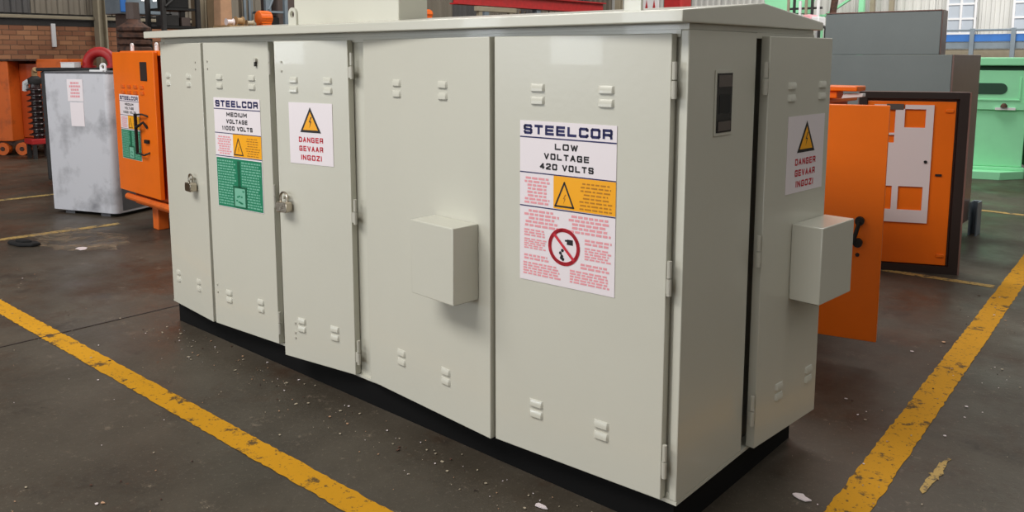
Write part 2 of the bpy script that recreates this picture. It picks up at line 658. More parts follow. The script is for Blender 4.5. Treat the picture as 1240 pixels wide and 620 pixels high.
# ------------------------------------------------------------------ the hall
fl = MB().box(-16, 9, -14, 22, -.15, 0, 'floor').build('floor')
tag(fl, kind='structure', label='dark stained concrete workshop floor', cat='floor')
MB().box(-3.606, -3.594, -14, 22, .0002, .0026, 'gasket').build('floor_joint', fl)

rnd = random.Random(3)
wl = MB().box(-15.3, -15.0, -14, 22, 0, 2.08, 'mortar').build('wall_left')
tag(wl, kind='structure', label='red brick dado wall along the hall', cat='wall')
bricks = MB()
brick0 = None
for c_ in range(0, 24):
    z = .01 + c_ * .0865
    y = -6 + (.115 if c_ % 2 else 0)
    while y < 18:
        pr = rnd.uniform(.004, .012)
        if z > 1.30 and 2.3 < y < 5.4:
            if brick0 is None:
                brick0 = MB().box(-.02, .008, 0, .22, 0, .0745, 'brick_single').build('brick', wl, smooth=False)
                bk = brick0
            else:
                bk = share(brick0, 'brick', wl)
            bk.location = (-15 + pr - .008, y, z)
        else:
            bricks.box(-15.02, -15 + pr, y, y + .22, z, z + .0745, 'brick')
        y += .231
tag(bricks.build('brick_facing', wl, smooth=False), kind='stuff')


def sheet(name, parent, wd, ht, m, pitch=.19, depth=.035):
    """one ribbed cladding sheet, local x along its width, ribs standing out to -y"""
    b = MB()
    prof = []
    x = 0.0
    while x < wd - 1e-6:
        for dx, d in ((0, 0), (.30, 0), (.38, 1), (.72, 1), (.80, 0)):
            prof.append((min(x + dx * pitch, wd), -d * depth))
        x += pitch
    prof.append((wd, 0))
    vs = [(u, v, z) for z in (0, ht) for u, v in prof]
    n = len(prof)
    b.add(vs, [(i, i + 1, n + i + 1, n + i) for i in range(n - 1)], m)
    vs2 = [(u, v + .006, z) for z in (0, ht) for u, v in prof]
    b.add(vs2, [(i + 1, i, n + i, n + i + 1) for i in range(n - 1)], m)
    return b.build(name, parent, smooth=False)


wc = MB().box(-15.35, -15.08, -14, 22, 2.27, 7.0, 'cladding_dark').build('wall_left_cladding')
tag(wc, kind='structure', label='ribbed sheet cladding above the brick dado', cat='wall')
sh = {}
for k in range(22):
    mm = ('cladding', 'cladding', 'cladding_dark')[k % 3]
    if mm not in sh:
        sh[mm] = sheet('cladding_sheet', wc, .95, 4.6, mm)
        o = sh[mm]
    else:
        o = share(sh[mm], 'cladding_sheet', wc)
    o.location = (-15.04, .4 + k * .96, 2.3)
    o.rotation_euler = (0, 0, R(90))
MB().box(-15.1, -14.93, -14, 22, 2.205, 2.265, 'steel_beige', .01).build('sill_rail', wc)
MB().box(-15.1, -14.99, -14, 22, 2.08, 2.2, 'steel_dark').build('sill_gap', wc)
tag(MB().box(-15.0, -14.78, 4.33, 4.36, 0, 7, 'steel_beige').box(-15.0, -14.78, 4.46, 4.49, 0, 7, 'steel_beige')
    .box(-14.9, -14.87, 4.36, 4.46, 0, 7, 'steel_beige').build('wall_column'),
    'beige steel column standing against the brick wall', 'column')
tag(MB().box(-15.0, -14.95, 3.57, 3.64, 1.70, 2.12, 'window_white', .008).build('wall_conduit'),
    'short white conduit fixed upright on the brick wall', 'conduit')

wb = MB().box(-15.3, 9, 20.1, 20.4, 0, 7, 'cladding_dark').build('wall_back')
tag(wb, kind='structure', label='far end wall of the hall with pale ribbed sheets', cat='wall')
MB().box(-15, 9, 20.0, 20.1, 0, 1.68, 'steel_beige').build('wall_plinth', wb)
for k in range(24):
    mm = 'cladding_pale' if k > 5 or k % 3 else 'cladding'
    key = 'b' + mm
    if key not in sh:
        sh[key] = sheet('cladding_sheet', wb, .95, 5.2, mm)
        o = sh[key]
    else:
        o = share(sh[key], 'cladding_sheet', wb)
    o.location = (-15 + k * .96, 20.05, 1.7)

wr = MB().box(8.0, 8.3, -14, 22, 0, 7, 'cladding_pale').build('unseen_wall_right')  # unseen wall, added for its effect on the light at the substation's end
tag(wr, kind='structure', label='unseen pale side wall of the hall, added to steer the light', cat='wall')
MB().box(7.9, 7.999, -14, 22, 0, 2.1, 'concrete_grey').build('grey_dado', wr)  # lower band of the added wall, grey to keep brown bounce away

wn = 0
for x0 in (-4.16, -2.76):
    wn += 1
    wf = MB()
    x1 = x0 + .66
    for x in (x0, x0 + .30, x1 - .05):
        wf.box(x, x + .05, 19.90, 19.96, 2.05, 3.4, 'window_white')
    for z in (2.05, 2.40, 2.75, 3.10, 3.35):
        wf.box(x0, x1, 19.905, 19.955, z, z + .045, 'window_white')
    o = tag(wf.build('window_%d' % wn, smooth=False), kind='structure')
    for i in range(2):
        for j in range(4):
            MB().box(x0 + .05 + i * .30, x0 + .29 + i * .30, 19.93, 19.935, 2.09 + j * .35, 2.40 + j * .35, 'window_glass').build('pane', o)
g = thing('gantry_rail', 'blue crane rail on grey posts before the far wall', 'crane rail', (-4.3, 19.0, 0))
MB().box(0, 8.5, 0, .16, 1.86, 2.03, 'blue', .01).build('beam', g)
MB().box(0, 8.5, .02, .14, 1.70, 1.855, 'steel_blue_grey', .01).build('lower_beam', g)
MB().tube([(0, -.05, 2.12), (8.5, -.05, 2.12)], .025, 'steel_blue_grey').build('handrail', g)
for x in (.90, 1.72, 3.2, 5.0, 7.0):
    MB().box(x, x + .09, -.09, -.005, 0, 2.16, 'steel_blue_grey', .008).build('post', g)

for i, (x, m_, lb) in enumerate(((-5.83, 'steel_beige', 'beige steel stanchion beside the green braced frame'), (-5.37, 'steel_beige', 'beige steel stanchion standing clear of the green braced frame'))):
    tag(MB().box(x, x + .10, 19.5, 19.62, 0, 6, m_).box(x - .03, x + .13, 19.48, 19.64, 0, .02, m_).build('stanchion'), lb, 'column', 'stanchions at the far wall')
tag(MB().prism([(-7.0, 2.5), (-6.9, 2.5), (-5.9, 3.15), (-6.0, 3.15)], 'y', 19.2, 19.3, 'green')
    .box(-6.0, -5.88, 19.19, 19.31, 0, 3.4, 'green').box(-7.05, -6.9, 19.2, 19.3, 0, 2.6, 'green').build('braced_frame'), 'pale green steel frame with a diagonal brace', 'frame')


# ------------------------------------------------------------------ floor markings
def strip(name, p0, p1, wd, m, label, seed=1):
    rr = random.Random(seed)
    a, b_ = Vector(p0), Vector(p1)
    d = (b_ - a)
    n = max(8, int(d.length / .025))
    dn = d.normalized()
    nn = Vector((-dn.y, dn.x))
    vs = []
    for i in range(n + 1):
        c = a + d * i / n
        j0, j1 = rr.uniform(-.004, .004), rr.uniform(-.004, .004)
        vs.append((*(c + nn * (wd / 2 + j0)), .002))
        vs.append((*(c - nn * (wd / 2 + j1)), .002))
    o = MB().add(vs, [(2 * i, 2 * i + 1, 2 * i + 3, 2 * i + 2) for i in range(n)], m).build(name, smooth=False)
    return tag(o, label, 'floor line')


strip('floor_line', (-9.0, -.655), (1.6, -.505), .105, 'line_yellow', 'yellow painted floor line running along the long front of the grey substation', 1)
strip('floor_line', (.425, -1.2), (-.13, 12.5), .125, 'line_yellow', 'broad worn yellow floor line beside the short end of the substation', 2)
strip('floor_line', (-3.0, 3.80), (.13, 3.98), .075, 'line_faded', 'narrow faded yellow floor line in front of the dark-rimmed orange panel', 3)
strip('floor_line', (-8.62, -2.0), (-8.62, 9.0), .10, 'line_faded', 'faded yellow floor line beyond the galvanised tank', 4)
strip('floor_line', (-6.56, -.8), (-6.42, 1.0), .10, 'line_faded', 'faint yellow floor line ending at the foot of the galvanised tank', 5)
strip('floor_line', (-1.6, 7.02), (4.0, 6.96), .09, 'line_faded', 'pale floor line between the green machine and the grey foot post', 6)

# ------------------------------------------------------------------ the substation
LEN, DEP, ZB, ZT = 3.333, .96, .12, 1.62
sub = thing('mini_substation', 'long pale grey steel mini substation with low gabled roof and ajar doors', 'substation')
MB().box(-LEN + .02, -.02, .02, DEP - .02, 0, ZB, 'plinth').build('plinth', sub)
# shell: floor, ends, rear, posts and top rail around the dark door openings
b = MB()
b.box(-LEN, 0, 0, DEP, ZB, ZB + .012, 'paint')
b.box(-LEN, -LEN + .045, .0, DEP, ZB + .012, ZT, 'paint', .004)
b.box(-.028, 0, .0, .458, ZB + .012, ZT, 'paint', .004)
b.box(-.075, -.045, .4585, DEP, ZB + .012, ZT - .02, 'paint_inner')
b.box(-.075, -.002, .4585, DEP, ZT - .0195, ZT, 'paint')
b.box(-.045, -.004, DEP - .02, DEP, ZB + .012, ZT - .02, 'paint')
b.box(-LEN + .045, -.076, DEP - .02, DEP, ZB + .012, ZT, 'paint')
b.box(-LEN + .045, -.03, .004, .04, ZT - .022, ZT, 'paint')
b.box(-2.27, -2.13, .014, .04, ZB + .012, ZT - .02, 'paint', .003)
b.box(-1.64, -1.47, .014, .04, ZB + .012, ZT - .02, 'paint', .003)
b.box(-.075, -.0285, .016, .04, ZB + .012, ZT - .02, 'paint')
b.box(-LEN + .045, -.03, .012, .04, ZB + .012, ZB + .028, 'paint')
b.build('shell', sub)
MB().box(-LEN + .045, -.03, .045, .055, ZB + .012, ZT, 'gap_shade').build('inner_panel', sub)  # dark sheet standing in for the shaded interior behind the ajar doors
MB().prism([(-.08, 1.638), (.985, 1.638), (.985, 1.668), (.455, 1.716), (-.08, 1.674)], 'x', -3.352, .022, 'paint', .004).build('roof', sub)
MB().box(-LEN + .004, -.004, .006, DEP - .004, ZT + .0005, 1.6375, 'paint').build('roof_seal', sub)
v = MB()
v.box(-2.31, -1.525, .20, .37, 1.688, 2.02, 'paint', .006)
v.box(-2.33, -1.505, .18, .39, 1.99, 2.035, 'paint', .005)
v.build('roof_vent_box', sub)


def lug(x, y, parent, m='paint', z0=1.675, name='lifting_lug', hh=.085, ww=.062):
    n = 12
    r = ww / 2
    out = [(x - r, z0), (x + r, z0)] + [(x + r * math.cos(t * math.pi / n), z0 + hh - r + r * math.sin(t * math.pi / n)) for t in range(n + 1)]
    b = MB()
    hr = r * .52
    hz = z0 + hh - r
    # plate with a round eye: ring of quads between outline points and the hole
    ang = [i * 2 * math.pi / 24 for i in range(24)]

    def outer(t):
        cx_, cz_ = math.cos(t), math.sin(t)
        if cz_ >= 0:
            return (x + r * cx_, hz + r * cz_)
        k = min(r / max(abs(cx_), 1e-6), (hz - z0) / max(-cz_, 1e-6))
        return (x + k * cx_, hz + k * cz_)
    for yy, fl_ in ((y, 0), (y + .012, 1)):
        pass
    vs = []
    for t in ang:
        o_ = outer(t)
        i_ = (x + hr * math.cos(t), hz + hr * math.sin(t))
        vs += [(o_[0], y, o_[1]), (i_[0], y, i_[1]), (o_[0], y + .012, o_[1]), (i_[0], y + .012, i_[1])]
    fs = []
    for i in range(24):
        a, c = 4 * i, 4 * ((i + 1) % 24)
        fs += [(a, a + 1, c + 1, c), (a + 2, c + 2, c + 3, a + 3), (a, c, c + 2, a + 2), (a + 1, a + 3, c + 3, c + 1)]
    b.add(vs, fs, m)
    return b.build(name, parent)


lug(-2.03, .0, sub)
lug(-.20, .0, sub)
# end wall window with the meter behind dark glass
wv = MB().box(.0005, .004, .166, .286, 1.290, 1.498, 'paint', .001).build('window_frame', sub)
MB().box(.0042, .006, .176, .277, 1.300, 1.488, 'glass_dark').build('glass', wv)
MB().box(.0062, .0072, .19, .265, 1.36, 1.42, 'black').box(.0062, .0072, .186, .27, 1.305, 1.335, 'meter_grey').box(.0062, .0072, .182, .272, 1.445, 1.482, 'meter_grey').build('meter', wv)


def louvre_mesh(wd):
    """hooded vent: bulges out, open at its lower lip"""
    b = MB()
    n = 6
    prof = [(0, .024), (-.003, .0228), (-.0055, .017), (-.0075, .009), (-.0075, 0.0), (-.005, 0.0), (0, .002)]
    k = wd / 2
    vs = []
    for s_ in (-1, 1):
        vs += [(s_ * k, 0 * y, z) for y, z in prof]
        vs += [(s_ * (k - .007), y, z) for y, z in prof]
    n = len(prof)
    A, B_, Cc, Dd = 0, n, 2 * n, 3 * n
    fs = []
    for i in range(n - 1):
        fs.append((B_ + i, B_ + i + 1, Dd + i + 1, Dd + i))
        fs.append((A + i, A + i + 1, B_ + i + 1, B_ + i))
        fs.append((Dd + i, Dd + i + 1, Cc + i + 1, Cc + i))
    b.add(vs, fs, 'paint')
    return b


LV = {}
DOOR_Z0, DOOR_Z1 = .135, 1.608


def make_door(hinge, free, right_hinged, us, lw, hinge_z, side=False, hinge_du=0.0):
    h, f = Vector(hinge), Vector(free)
    wd = (f - h).length
    d = (f - h)
    rz = math.atan2(d.y, d.x) + (math.pi if right_hinged else 0)
    sg = -1 if right_hinged else 1
    x0, x1 = (-wd, 0) if right_hinged else (0, wd)
    b = MB()
    b.box(x0, x1, 0, .034, DOOR_Z0, DOOR_Z1, 'paint', .003)
    o = b.build('door', sub, (h.x, h.y, 0), rz)
    for u in us:
        for z in (1.425, 1.382, .313, .274):
            if lw not in LV:
                LV[lw] = louvre_mesh(lw).build('louvre', o)
                q = LV[lw]
            else:
                q = share(LV[lw], 'louvre', o)
            q.location = (sg * u, 0, z)
    for z in hinge_z:
        hb = MB()
        xh = -sg * (.012 + hinge_du)
        hb.tube([(xh, -.002, z - .055), (xh, -.002, z - .002)], .008, 'zinc', 10)
        hb.tube([(xh, -.002, z + .002), (xh, -.002, z + .055)], .0075, 'zinc', 10)
        hb.box(min(xh, 0), max(xh, 0), .002, .010, z - .05, z - .004, 'zinc')
        hb.build('hinge', o)
    return o, sg, wd


d1, s1, _ = make_door((-3.27, -.025), (-2.755, -.067), False, (.08, .352), .052, ())
d2, s2, _ = make_door((-2.20, -.025), (-2.738, -.062), True, (.405, .135) , .057, (1.51, .875, .245))
d3, s3, _ = make_door((-1.60, -.023), (-2.052, -.088), True, (.334, .122) , .057, (1.50, .875, .245), hinge_du=.012)
d4, s4, _ = make_door((-1.50, -.02), (-.735, -.075), False, (.229, .5125) , .057, ())
d5, s5, _ = make_door((-.043, -.025), (-.725, -.06), True, (.494, .224), .060, (1.47, .865, .27))
d6, s6, _ = make_door((.030, .497), (.066, .97), False, (.168, .405) , .057, (1.467, .87, .288), hinge_du=.016)

voltage_print('low').b.build('voltage_sign', d5, (-.567, -.0005, .768), smooth=False)
tag(voltage_print('medium').b.build('voltage_sign', d2, (-.462, -.0005, .778), smooth=False))
danger_print(.272, .274).b.build('danger_sign', d3, (-.370, -.0005, 1.062), smooth=False)
danger_print(.286, .281).b.build('danger_sign', d6, (.148, -.0005, 1.046), smooth=False)


def handle_box(door, x0, x1, z0, z1, dep):
    b = MB()
    b.box(x0, x1, -dep, -.0005, z0, z1, 'paint', .004)
    o = b.build('handle_cover', door)
    MB().box(x0 + .012, x1 - .012, -dep + .012, -.006, z0 - .004, z0 + .002, 'gap_shade').build('opening', o)
    return o


handle_box(d4, .463, .706, .655, .938, .122)
handle_box(d6, .212, .476, .648, .932, .118)
# small rivets beside the louvres and lock stud
rv = MB()
rv.tube([(0, 0, 0), (0, -.004, 0)], .005, 'zinc', 8)
r0 = None
for d, pts in ((d2, ((-.505, 1.515), (-.505, 1.478), (-.508, .35), (-.508, .31))), (d3, ((-.41, 1.515), (-.41, 1.475), (-.38, .26), (-.38, .235), (-.378, .305))),
               (d1, ((.45, 1.51), (.45, 1.475)))):
    for x, z in pts:
        if r0 is None:
            r0 = rv.build('rivet', d)
            o = r0
        else:
            o = share(r0, 'rivet', d)
        o.location = (x, 0, z)
MB().tube([(0, 0, 0), (0, -.012, 0)], .010, 'zinc', 10).box(-.006, .006, -.010, -.003, -.03, -.008, 'steel_dark').build('lock_stud', d2, (-.093, 0, 1.522))


def padlock(door, x, z, label, sc=1.0):
    mw = door.matrix_basis.copy()
    p = mw @ Vector((x, -.004, z))
    t = thing('padlock', label, 'padlock', p, door.rotation_euler.z, 'padlocks on the doors')
    b = MB()
    prof = [(-.030, 0), (.030, 0), (.036, .008), (.036, .040), (.028, .048), (-.028, .048), (-.036, .040), (-.036, .008)]
    b.prism([(u * sc, (v - .055) * sc) for u, v in prof], 'y', -.040 * sc, -.004, 'chrome', .003)
    b.build('lock_body', t)
    a = [(math.cos(k * math.pi / 10) * .022 * sc, -.020 * sc, (.012 + math.sin(k * math.pi / 10) * .024) * sc) for k in range(11)]
    a = [(.022 * sc, -.020 * sc, -.012 * sc)] + a + [(-.022 * sc, -.020 * sc, -.012 * sc)]
    MB().tube(a, .0055 * sc, 'chrome', 8).build('shackle', t)
    MB().tube([(0, 0, .012 * sc), (0, -.028 * sc, .012 * sc)], .008 * sc, 'zinc', 8).build('staple', t)
    return t


padlock(d1, .372, .882, 'brass-chrome padlock on the plain narrow end door, no sign above it', 1.0)
padlock(d3, -.398, .890, 'chrome padlock on the door with the danger sign', 1.0)

# ------------------------------------------------------------------ left: galvanised tank, orange enclosure
a = math.atan2(1.102 - .816, -6.706 + 7.47)
t = thing('galvanised_tank', 'dented galvanised steel tank box with paper labels and a ring lug', 'tank', (-7.47, .816, 0), a)
rc = .06
MB().prism([(0, 0)] + [(.816 - rc + rc * math.sin(k * math.pi / 16), rc - rc * math.cos(k * math.pi / 16)) for k in range(9)] + [(.816, .62), (0, .62)], 'z', .035, 1.375, 'galvanised', .006).build('body', t)
MB().prism([(-.004, -.004)] + [(.82 - rc + rc * math.sin(k * math.pi / 16), rc - .004 - rc * math.cos(k * math.pi / 16)) for k in range(9)] + [(.82, .63), (-.004, .63)], 'z', 1.376, 1.392, 'galv_dark', .003).build('lid', t)
for x in (.12, .58):
    MB().box(x, x + .12, .03, .58, 0, .035, 'galv_dark').build('skid', t)
MB().box(.817, .822, .075, .6, .06, 1.35, 'galv_dark').build('side_panel', t)  # darker sheet: shade and dirt of the tank's side put into the colour
rr = random.Random(8)
pp = Print()
pp.b.box(0, .20, -.002, 0, 0, .21, 'sticker_white')
pp.words(.03, .17, .03, .19, 5, 'ink_pink', .003, rr)
pp.b.build('paper_label', t, (.29, -.001, 1.11), smooth=False)
pp = Print()
pp.b.box(0, .17, -.002, 0, 0, .23, 'sticker_white')
pp.b.build('paper_label', t, (.315, -.001, .87), smooth=False)
lug(.70, .05, t, 'window_white', 1.39, 'ring_lug', .085, .075)
MB().box(.55, .72, .03, .06, 1.392, 1.41, 'window_white', .004).build('lug_bar', t)

# dark transformer with a red elbow pipe behind the tank
t = thing('dark_transformer', 'black lidded transformer standing behind the galvanised tank', 'transformer', (-9.25, 1.95, 0), R(33))
MB().box(-.45, .45, -.3, .3, .05, 1.36, 'steel_dark', .02).build('tank', t)
MB().box(-.48, .48, -.33, .33, 1.361, 1.40, 'black', .01).build('lid', t)
for x in (-.35, .25):
    MB().box(x, x + .1, -.3, .3, 0, .05, 'black').build('skid', t)
tb = thing('terminal_box', 'white terminal box on the black transformer lid', 'box', (-9.12, 1.68, 1.4005), R(33))
MB().box(-.09, .09, -.06, .06, 0, .06, 'window_white', .008).build('case', tb)
MB().box(-.092, .092, -.062, .062, .0605, .068, 'plate_white', .003).build('lid', tb)
pts = [(math.cos(k * math.pi / 12) * .155, 0, 1.40 + .035 + math.sin(k * math.pi / 12) * .155) for k in range(13)]
e = thing('pipe_elbow', 'red painted pipe bend arching up on the black transformer lid', 'pipe', (-9.0, 1.97, 0), R(40))
MB().tube([(.155, 0, 1.402)] + pts + [(-.155, 0, 1.402)], .06, 'red', 14).build('bend', e)
MB().lathe([(.09, 1.401), (.09, 1.425)], .155, 0, 'red').build('flange', e)
MB().lathe([(.09, 1.401), (.09, 1.425)], -.155, 0, 'red').build('flange', e)

a = math.atan2(1.222 - 1.158, -5.935 + 6.765)
t = thing('orange_enclosure', 'tall orange enclosure with voltage sign and black bar handle on its door', 'enclosure', (-6.40, 1.03, 0), R(-3))
MB().box(.10, 1.05, .06, .70, .30, 1.54, 'orange_deep', .008).build('body', t)
MB().box(.07, 1.08, .03, .74, 1.541, 1.585, 'orange', .01).build('roof', t)
MB().box(.12, 1.02, .08, .68, .20, .299, 'orange_old').build('base_frame', t)
MB().tube([(.10, .02, .27), (1.05, .02, .27)], .03, 'orange_old', 10).build('tow_bar', t)
for x in (.42, .80):
    for y in (.10, .56):
        MB().box(x, x + .12, y, y + .10, 0, .199, 'orange_old', .01).build('foot', t)
dr = MB().box(.0, .90, -.01, .028, .33, 1.575, 'orange', .006).build('door', t)
dr.location = (0, 0, 0)
MB().box(.62, .76, -.014, -.0105, 1.33, 1.49, 'gasket', .002).build('window', dr)
for z in (1.275, 1.225):
    for x in (.22, .36, .50, .64):
        MB().prism([(x - .04, z - .012), (x + .04, z - .012), (x + .03, z + .014), (x - .03, z + .014)], 'y', -.020, -.0105, 'orange_old').build('louvre', dr)
pr = voltage_print('medium')
pr.b.xform(Matrix.Diagonal((1.12, 1, 1.03, 1)))
pr.b.build('voltage_sign', dr, (.12, -.0105, .63), smooth=False)
hb = MB()
hb.box(.545, .57, -.06, -.04, .70, 1.05, 'black')
hb.tube([(.56, -.05, 1.04), (.70, -.05, 1.05), (.73, -.011, 1.03)], .008, 'black', 8)
hb.tube([(.56, -.05, .93), (.64, -.06, .95), (.69, -.04, .98), (.71, -.011, .93)], .012, 'black', 8)
hb.tube([(.56, -.05, .71), (.70, -.05, .70), (.73, -.011, .72)], .008, 'black', 8)
hb.box(.66, .74, -.03, -.011, .80, .83, 'black')
hb.build('bar_handle', dr)
lug(.28, .06, t, 'window_white', 1.583, 'lifting_lug', .07, .05)
lug(.80, .06, t, 'window_white', 1.583, 'lifting_lug', .07, .05)

# far left orange transformer and the bushing before it
t = thing('orange_transformer', 'big weathered orange transformer tank on wheels by the brick wall', 'transformer', (-13.2, 2.0, 0), R(42))
MB().box(-1.6, .30, .0, .9, .22, 1.46, 'orange_old', .015).build('tank', t)
MB().box(.301, .62, .28, .9, .25, 1.42, 'orange_deep', .01).build('side_chamber', t)
MB().box(.621, 1.02, .20, .88, 1.02, 1.49, 'orange_old', .01).build('conservator', t)
MB().box(.621, .80, .30, .88, .25, 1.0, 'orange_deep', .01).build('cooler', t)
MB().box(-1.62, .64, -.02, .92, 1.461, 1.49, 'rust', .005).build('lid', t)
MB().box(-1.6, .8, .05, .85, .15, .219, 'rust').build('under_frame', t)
for x in (-1.2, .12, .42):
    for y in (.0, .74):
        MB().tube([(x, y, .10), (x, y + .10, .10)], .10, 'orange_old', 16).tube([(x, y - .01, .10), (x, y + .11, .10)], .035, 'rust', 10).build('wheel', t)
t = thing('bushing_stack', 'dark ribbed insulator bushing with pale caps before the orange transformer', 'bushing', (-12.35, 2.36, 0))
prof = [(.07, .30)]
for k in range(9):
    z = .34 + k * .085
    prof += [(.075, z), (.135, z + .012), (.13, z + .025), (.075, z + .05)]
prof += [(.07, 1.12)]
MB().lathe(prof, 0, 0, 'porcelain_brown', 18).build('insulator', t)
MB().lathe([(.09, 1.12), (.10, 1.14), (.10, 1.20), (.04, 1.24)], 0, 0, 'steel_dark').build('cap', t)
MB().tube([(-.12, -.1, 1.02), (-.10, -.1, 1.13), (0, -.05, 1.18)], .045, 'window_white', 8).build('clamp', t)
MB().tube([(0, 0, 1.24), (0, 0, 1.31), (.05, 0, 1.34)], .04, 'wood', 8).build('terminal', t)
MB().box(-.16, .16, -.16, .16, .22, .30, 'red', .01).build('base_plate', t)
for x in (-.14, .10):
    for y in (-.14, .10):
        MB().box(x, x + .05, y, y + .05, 0, .22, 'steel_dark').build('leg', t)

# ------------------------------------------------------------------ right: orange door, dark rimmed panel, grey cabinet, green machine
# orange cabinet behind the substation, one leaf swung out
t = thing('orange_cabinet', 'orange cabinet behind the substation with one door swung wide open', 'cabinet', (-.95, 2.05, 0))
MB().box(-.75, .50, .14, .62, .12, 1.285, 'orange_deep', .008).build('body', t)
MB().box(-.80, .54, .12, .66, 1.286, 1.315, 'orange', .008).build('roof', t)
for x in (-.7, -.08):
    MB().box(x, x + .1, .08, .58, 0, .12, 'steel_dark').build('skid', t)
h = Vector((-.75, 1.75))
dl = Vector((-.011, 1.96))
ang = math.atan2(.115, .49)
A0, A1 = Vector((-.28, 1.90)), Vector((-.008, 1.962))
ux = (A1 - A0).normalized()
A0 = A1 - ux * .66
dr = MB().box(0, .66, 0, .03, .125, 1.305, 'orange', .005).build('door', t, (A0.x + .95, A0.y - 2.05, 0), math.atan2(ux.y, ux.x))
hd = MB()
hd.tube([(.555, 0, .735), (.555, -.03, .735)], .022, 'black', 12)
hd.tube([(.555, -.028, .735), (.530, -.034, .62)], .010, 'black', 8)
hd.tube([(.552, 0, .625), (.552, -.03, .625)], .022, 'black', 12)
hd.tube([(.552, 0, .562), (.552, -.006, .562)], .010, 'gasket', 8)
hd.build('door_handle', dr)

t = thing('roof_bracket', 'orange bracket with a short white bar on the open orange cabinet roof', 'bracket', (-.40, 2.24, 1.3155), 0)
MB().box(-.03, .03, .02, .12, 0, .04, 'orange', .005).build('stem', t)
MB().box(-.10, .14, .0, .14, .0405, .068, 'orange', .006).build('arm', t)
MB().prism([(.05, .0), (.16, .012), (.16, .03), (.06, .026)], 'y', .03, .08, 'window_white', .003).build('white_bar', t)

p0, p1 = Vector((-.57, 3.945)), Vector((-.135, 4.135))
ux = (p1 - p0).normalized()
p0 = p1 - ux * .70
t = thing('rimmed_panel', 'orange panel in a dark brown rim with white cut-out plate fixed on it', 'panel', (p0.x, p0.y, 0), math.atan2(ux.y, ux.x))
W, H = .70, 1.29
MB().box(0, W, .05, .12, .0, H, 'rim_brown', .006).build('case', t)
MB().box(0, W, 0, .049, 0, .055, 'gasket').box(0, W, 0, .049, H - .045, H, 'gasket').box(0, .05, 0, .049, .055, H - .045, 'gasket').box(W - .06, W, 0, .049, .055, H - .045, 'gasket').build('rim', t)
MB().box(W + .0005, W + .012, .002, .118, .0, H, 'rim_brown').build('edge_strip', t)
pa = MB().box(.055, W - .075, .018, .046, .06, H - .065, 'orange', .004).build('inner_panel', t)
pl = MB()
y0, y1 = .004, .016
# white plate with square openings
X0, X1, Z0, Z1 = .10, .485, .36, 1.20
pl.box(X0, X1, y0, y1, Z0, .45, 'plate_white')
pl.box(X0, .13, y0, y1, .45, .62, 'plate_white')
pl.box(.245, .285, y0, y1, .45, .62, 'plate_white')
pl.box(.445, X1, y0, y1, .45, .62, 'plate_white')
pl.box(X0, X1, y0, y1, .62, .93, 'plate_white')
pl.box(X0, .16, y0, y1, .93, 1.17, 'plate_white')
pl.box(.24, X1, y0, y1, .93, 1.04, 'plate_white')
pl.box(.16, .24, y0, y1, .985, 1.0, 'plate_white')
pl.box(.24, .30, y0, y1, 1.04, 1.17, 'plate_white')
pl.box(.435, X1, y0, y1, 1.04, 1.17, 'plate_white')
pl.box(.30, X1, y0, y1, 1.17, Z1, 'plate_white')
pl.box(X0, .18, y0, y1, 1.17, Z1, 'plate_white')
pl.build('cutout_plate', pa)
MB().box(.18, .29, .002, y1, 1.165, 1.205, 'meter_grey').build('name_tag', pa)
MB().tube([(.45, .004, .80), (.45, -.004, .80)], .011, 'black', 10).build('knob', pa)
for x, z in ((.585, 1.16), (.585, .13)):
    MB().box(x - .025, x + .025, .008, .018, z - .012, z + .012, 'orange', .004).build('clip', pa)
MB().box(.52, .56, .010, .018, .70, .715, 'gasket').build('slot', pa)

t = thing('grey_cabinet', 'dark grey primed steel cabinet with brown side and a box on top', 'cabinet', (-1.55, 4.85, 0))
MB().box(0, 1.12, 0, .88, .12, 1.55, 'grey_primer', .006).build('body', t)
MB().box(1.121, 1.135, .0, .88, .12, 1.55, 'brown_primer', .003).build('side_panel', t)
MB().box(.12, 1.02, .02, .16, 1.551, 1.89, 'grey_primer', .006).build('top_box', t)
MB().box(1.021, 1.03, .02, .16, 1.551, 1.895, 'brown_primer', .003).build('top_box_side', t)
MB().box(.12, 1.02, .015, .16, 1.891, 1.90, 'rim_brown', .003).build('top_edge', t)
for x in (.05, .95):
    MB().box(x, x + .12, .1, .8, 0, .119, 'rust').build('skid', t)
tag(MB().box(-.40, -.335, 5.76, 5.80, 0, .29, 'steel_blue_grey', .004).box(-.40, -.39, 5.64, 5.76, 0, .29, 'steel_blue_grey').box(-.345, -.335, 5.64, 5.76, 0, .29, 'steel_blue_grey').build('foot_post'),
    'short blue-grey steel channel standing beside the grey cabinet', 'post')

u = Vector((-.72 + 1.08, 9.673 - 9.543)).normalized()
g0 = Vector((-.66, 9.72)) - u * 1.7
t = thing('green_machine', 'mint green steel machine housing with a rounded slot', 'machine', (g0.x, g0.y, 0), math.atan2(u.y, u.x))
MB().box(0, 1.68, .06, 1.2, .14, .86, 'green', .01).build('lower_body', t)
MB().box(-.02, 1.66, .03, 1.2, .861, 1.36, 'green', .01).build('upper_body', t)
MB().box(-.04, 2.4, .0, 1.25, 1.42, 1.52, 'green', .012).build('top_rail', t)
MB().box(0, 2.3, .1, 1.2, 1.361, 1.419, 'green_dark').build('top_gap', t)
MB().box(1.74, 2.3, .08, 1.2, .14, 1.34, 'green', .015).build('end_housing', t)
MB().tube([(1.69, .05, 1.15), (1.69, -.02, 1.15), (1.69, -.02, .95)], .03, 'green', 10).build('pipe', t)
sl = [(1.10, 1.06), (1.38, 1.06)] + [(1.38 + .07 * math.sin(k * math.pi / 8), 1.13 - .07 * math.cos(k * math.pi / 8)) for k in range(1, 8)] + [(1.38, 1.20), (1.10, 1.20)]
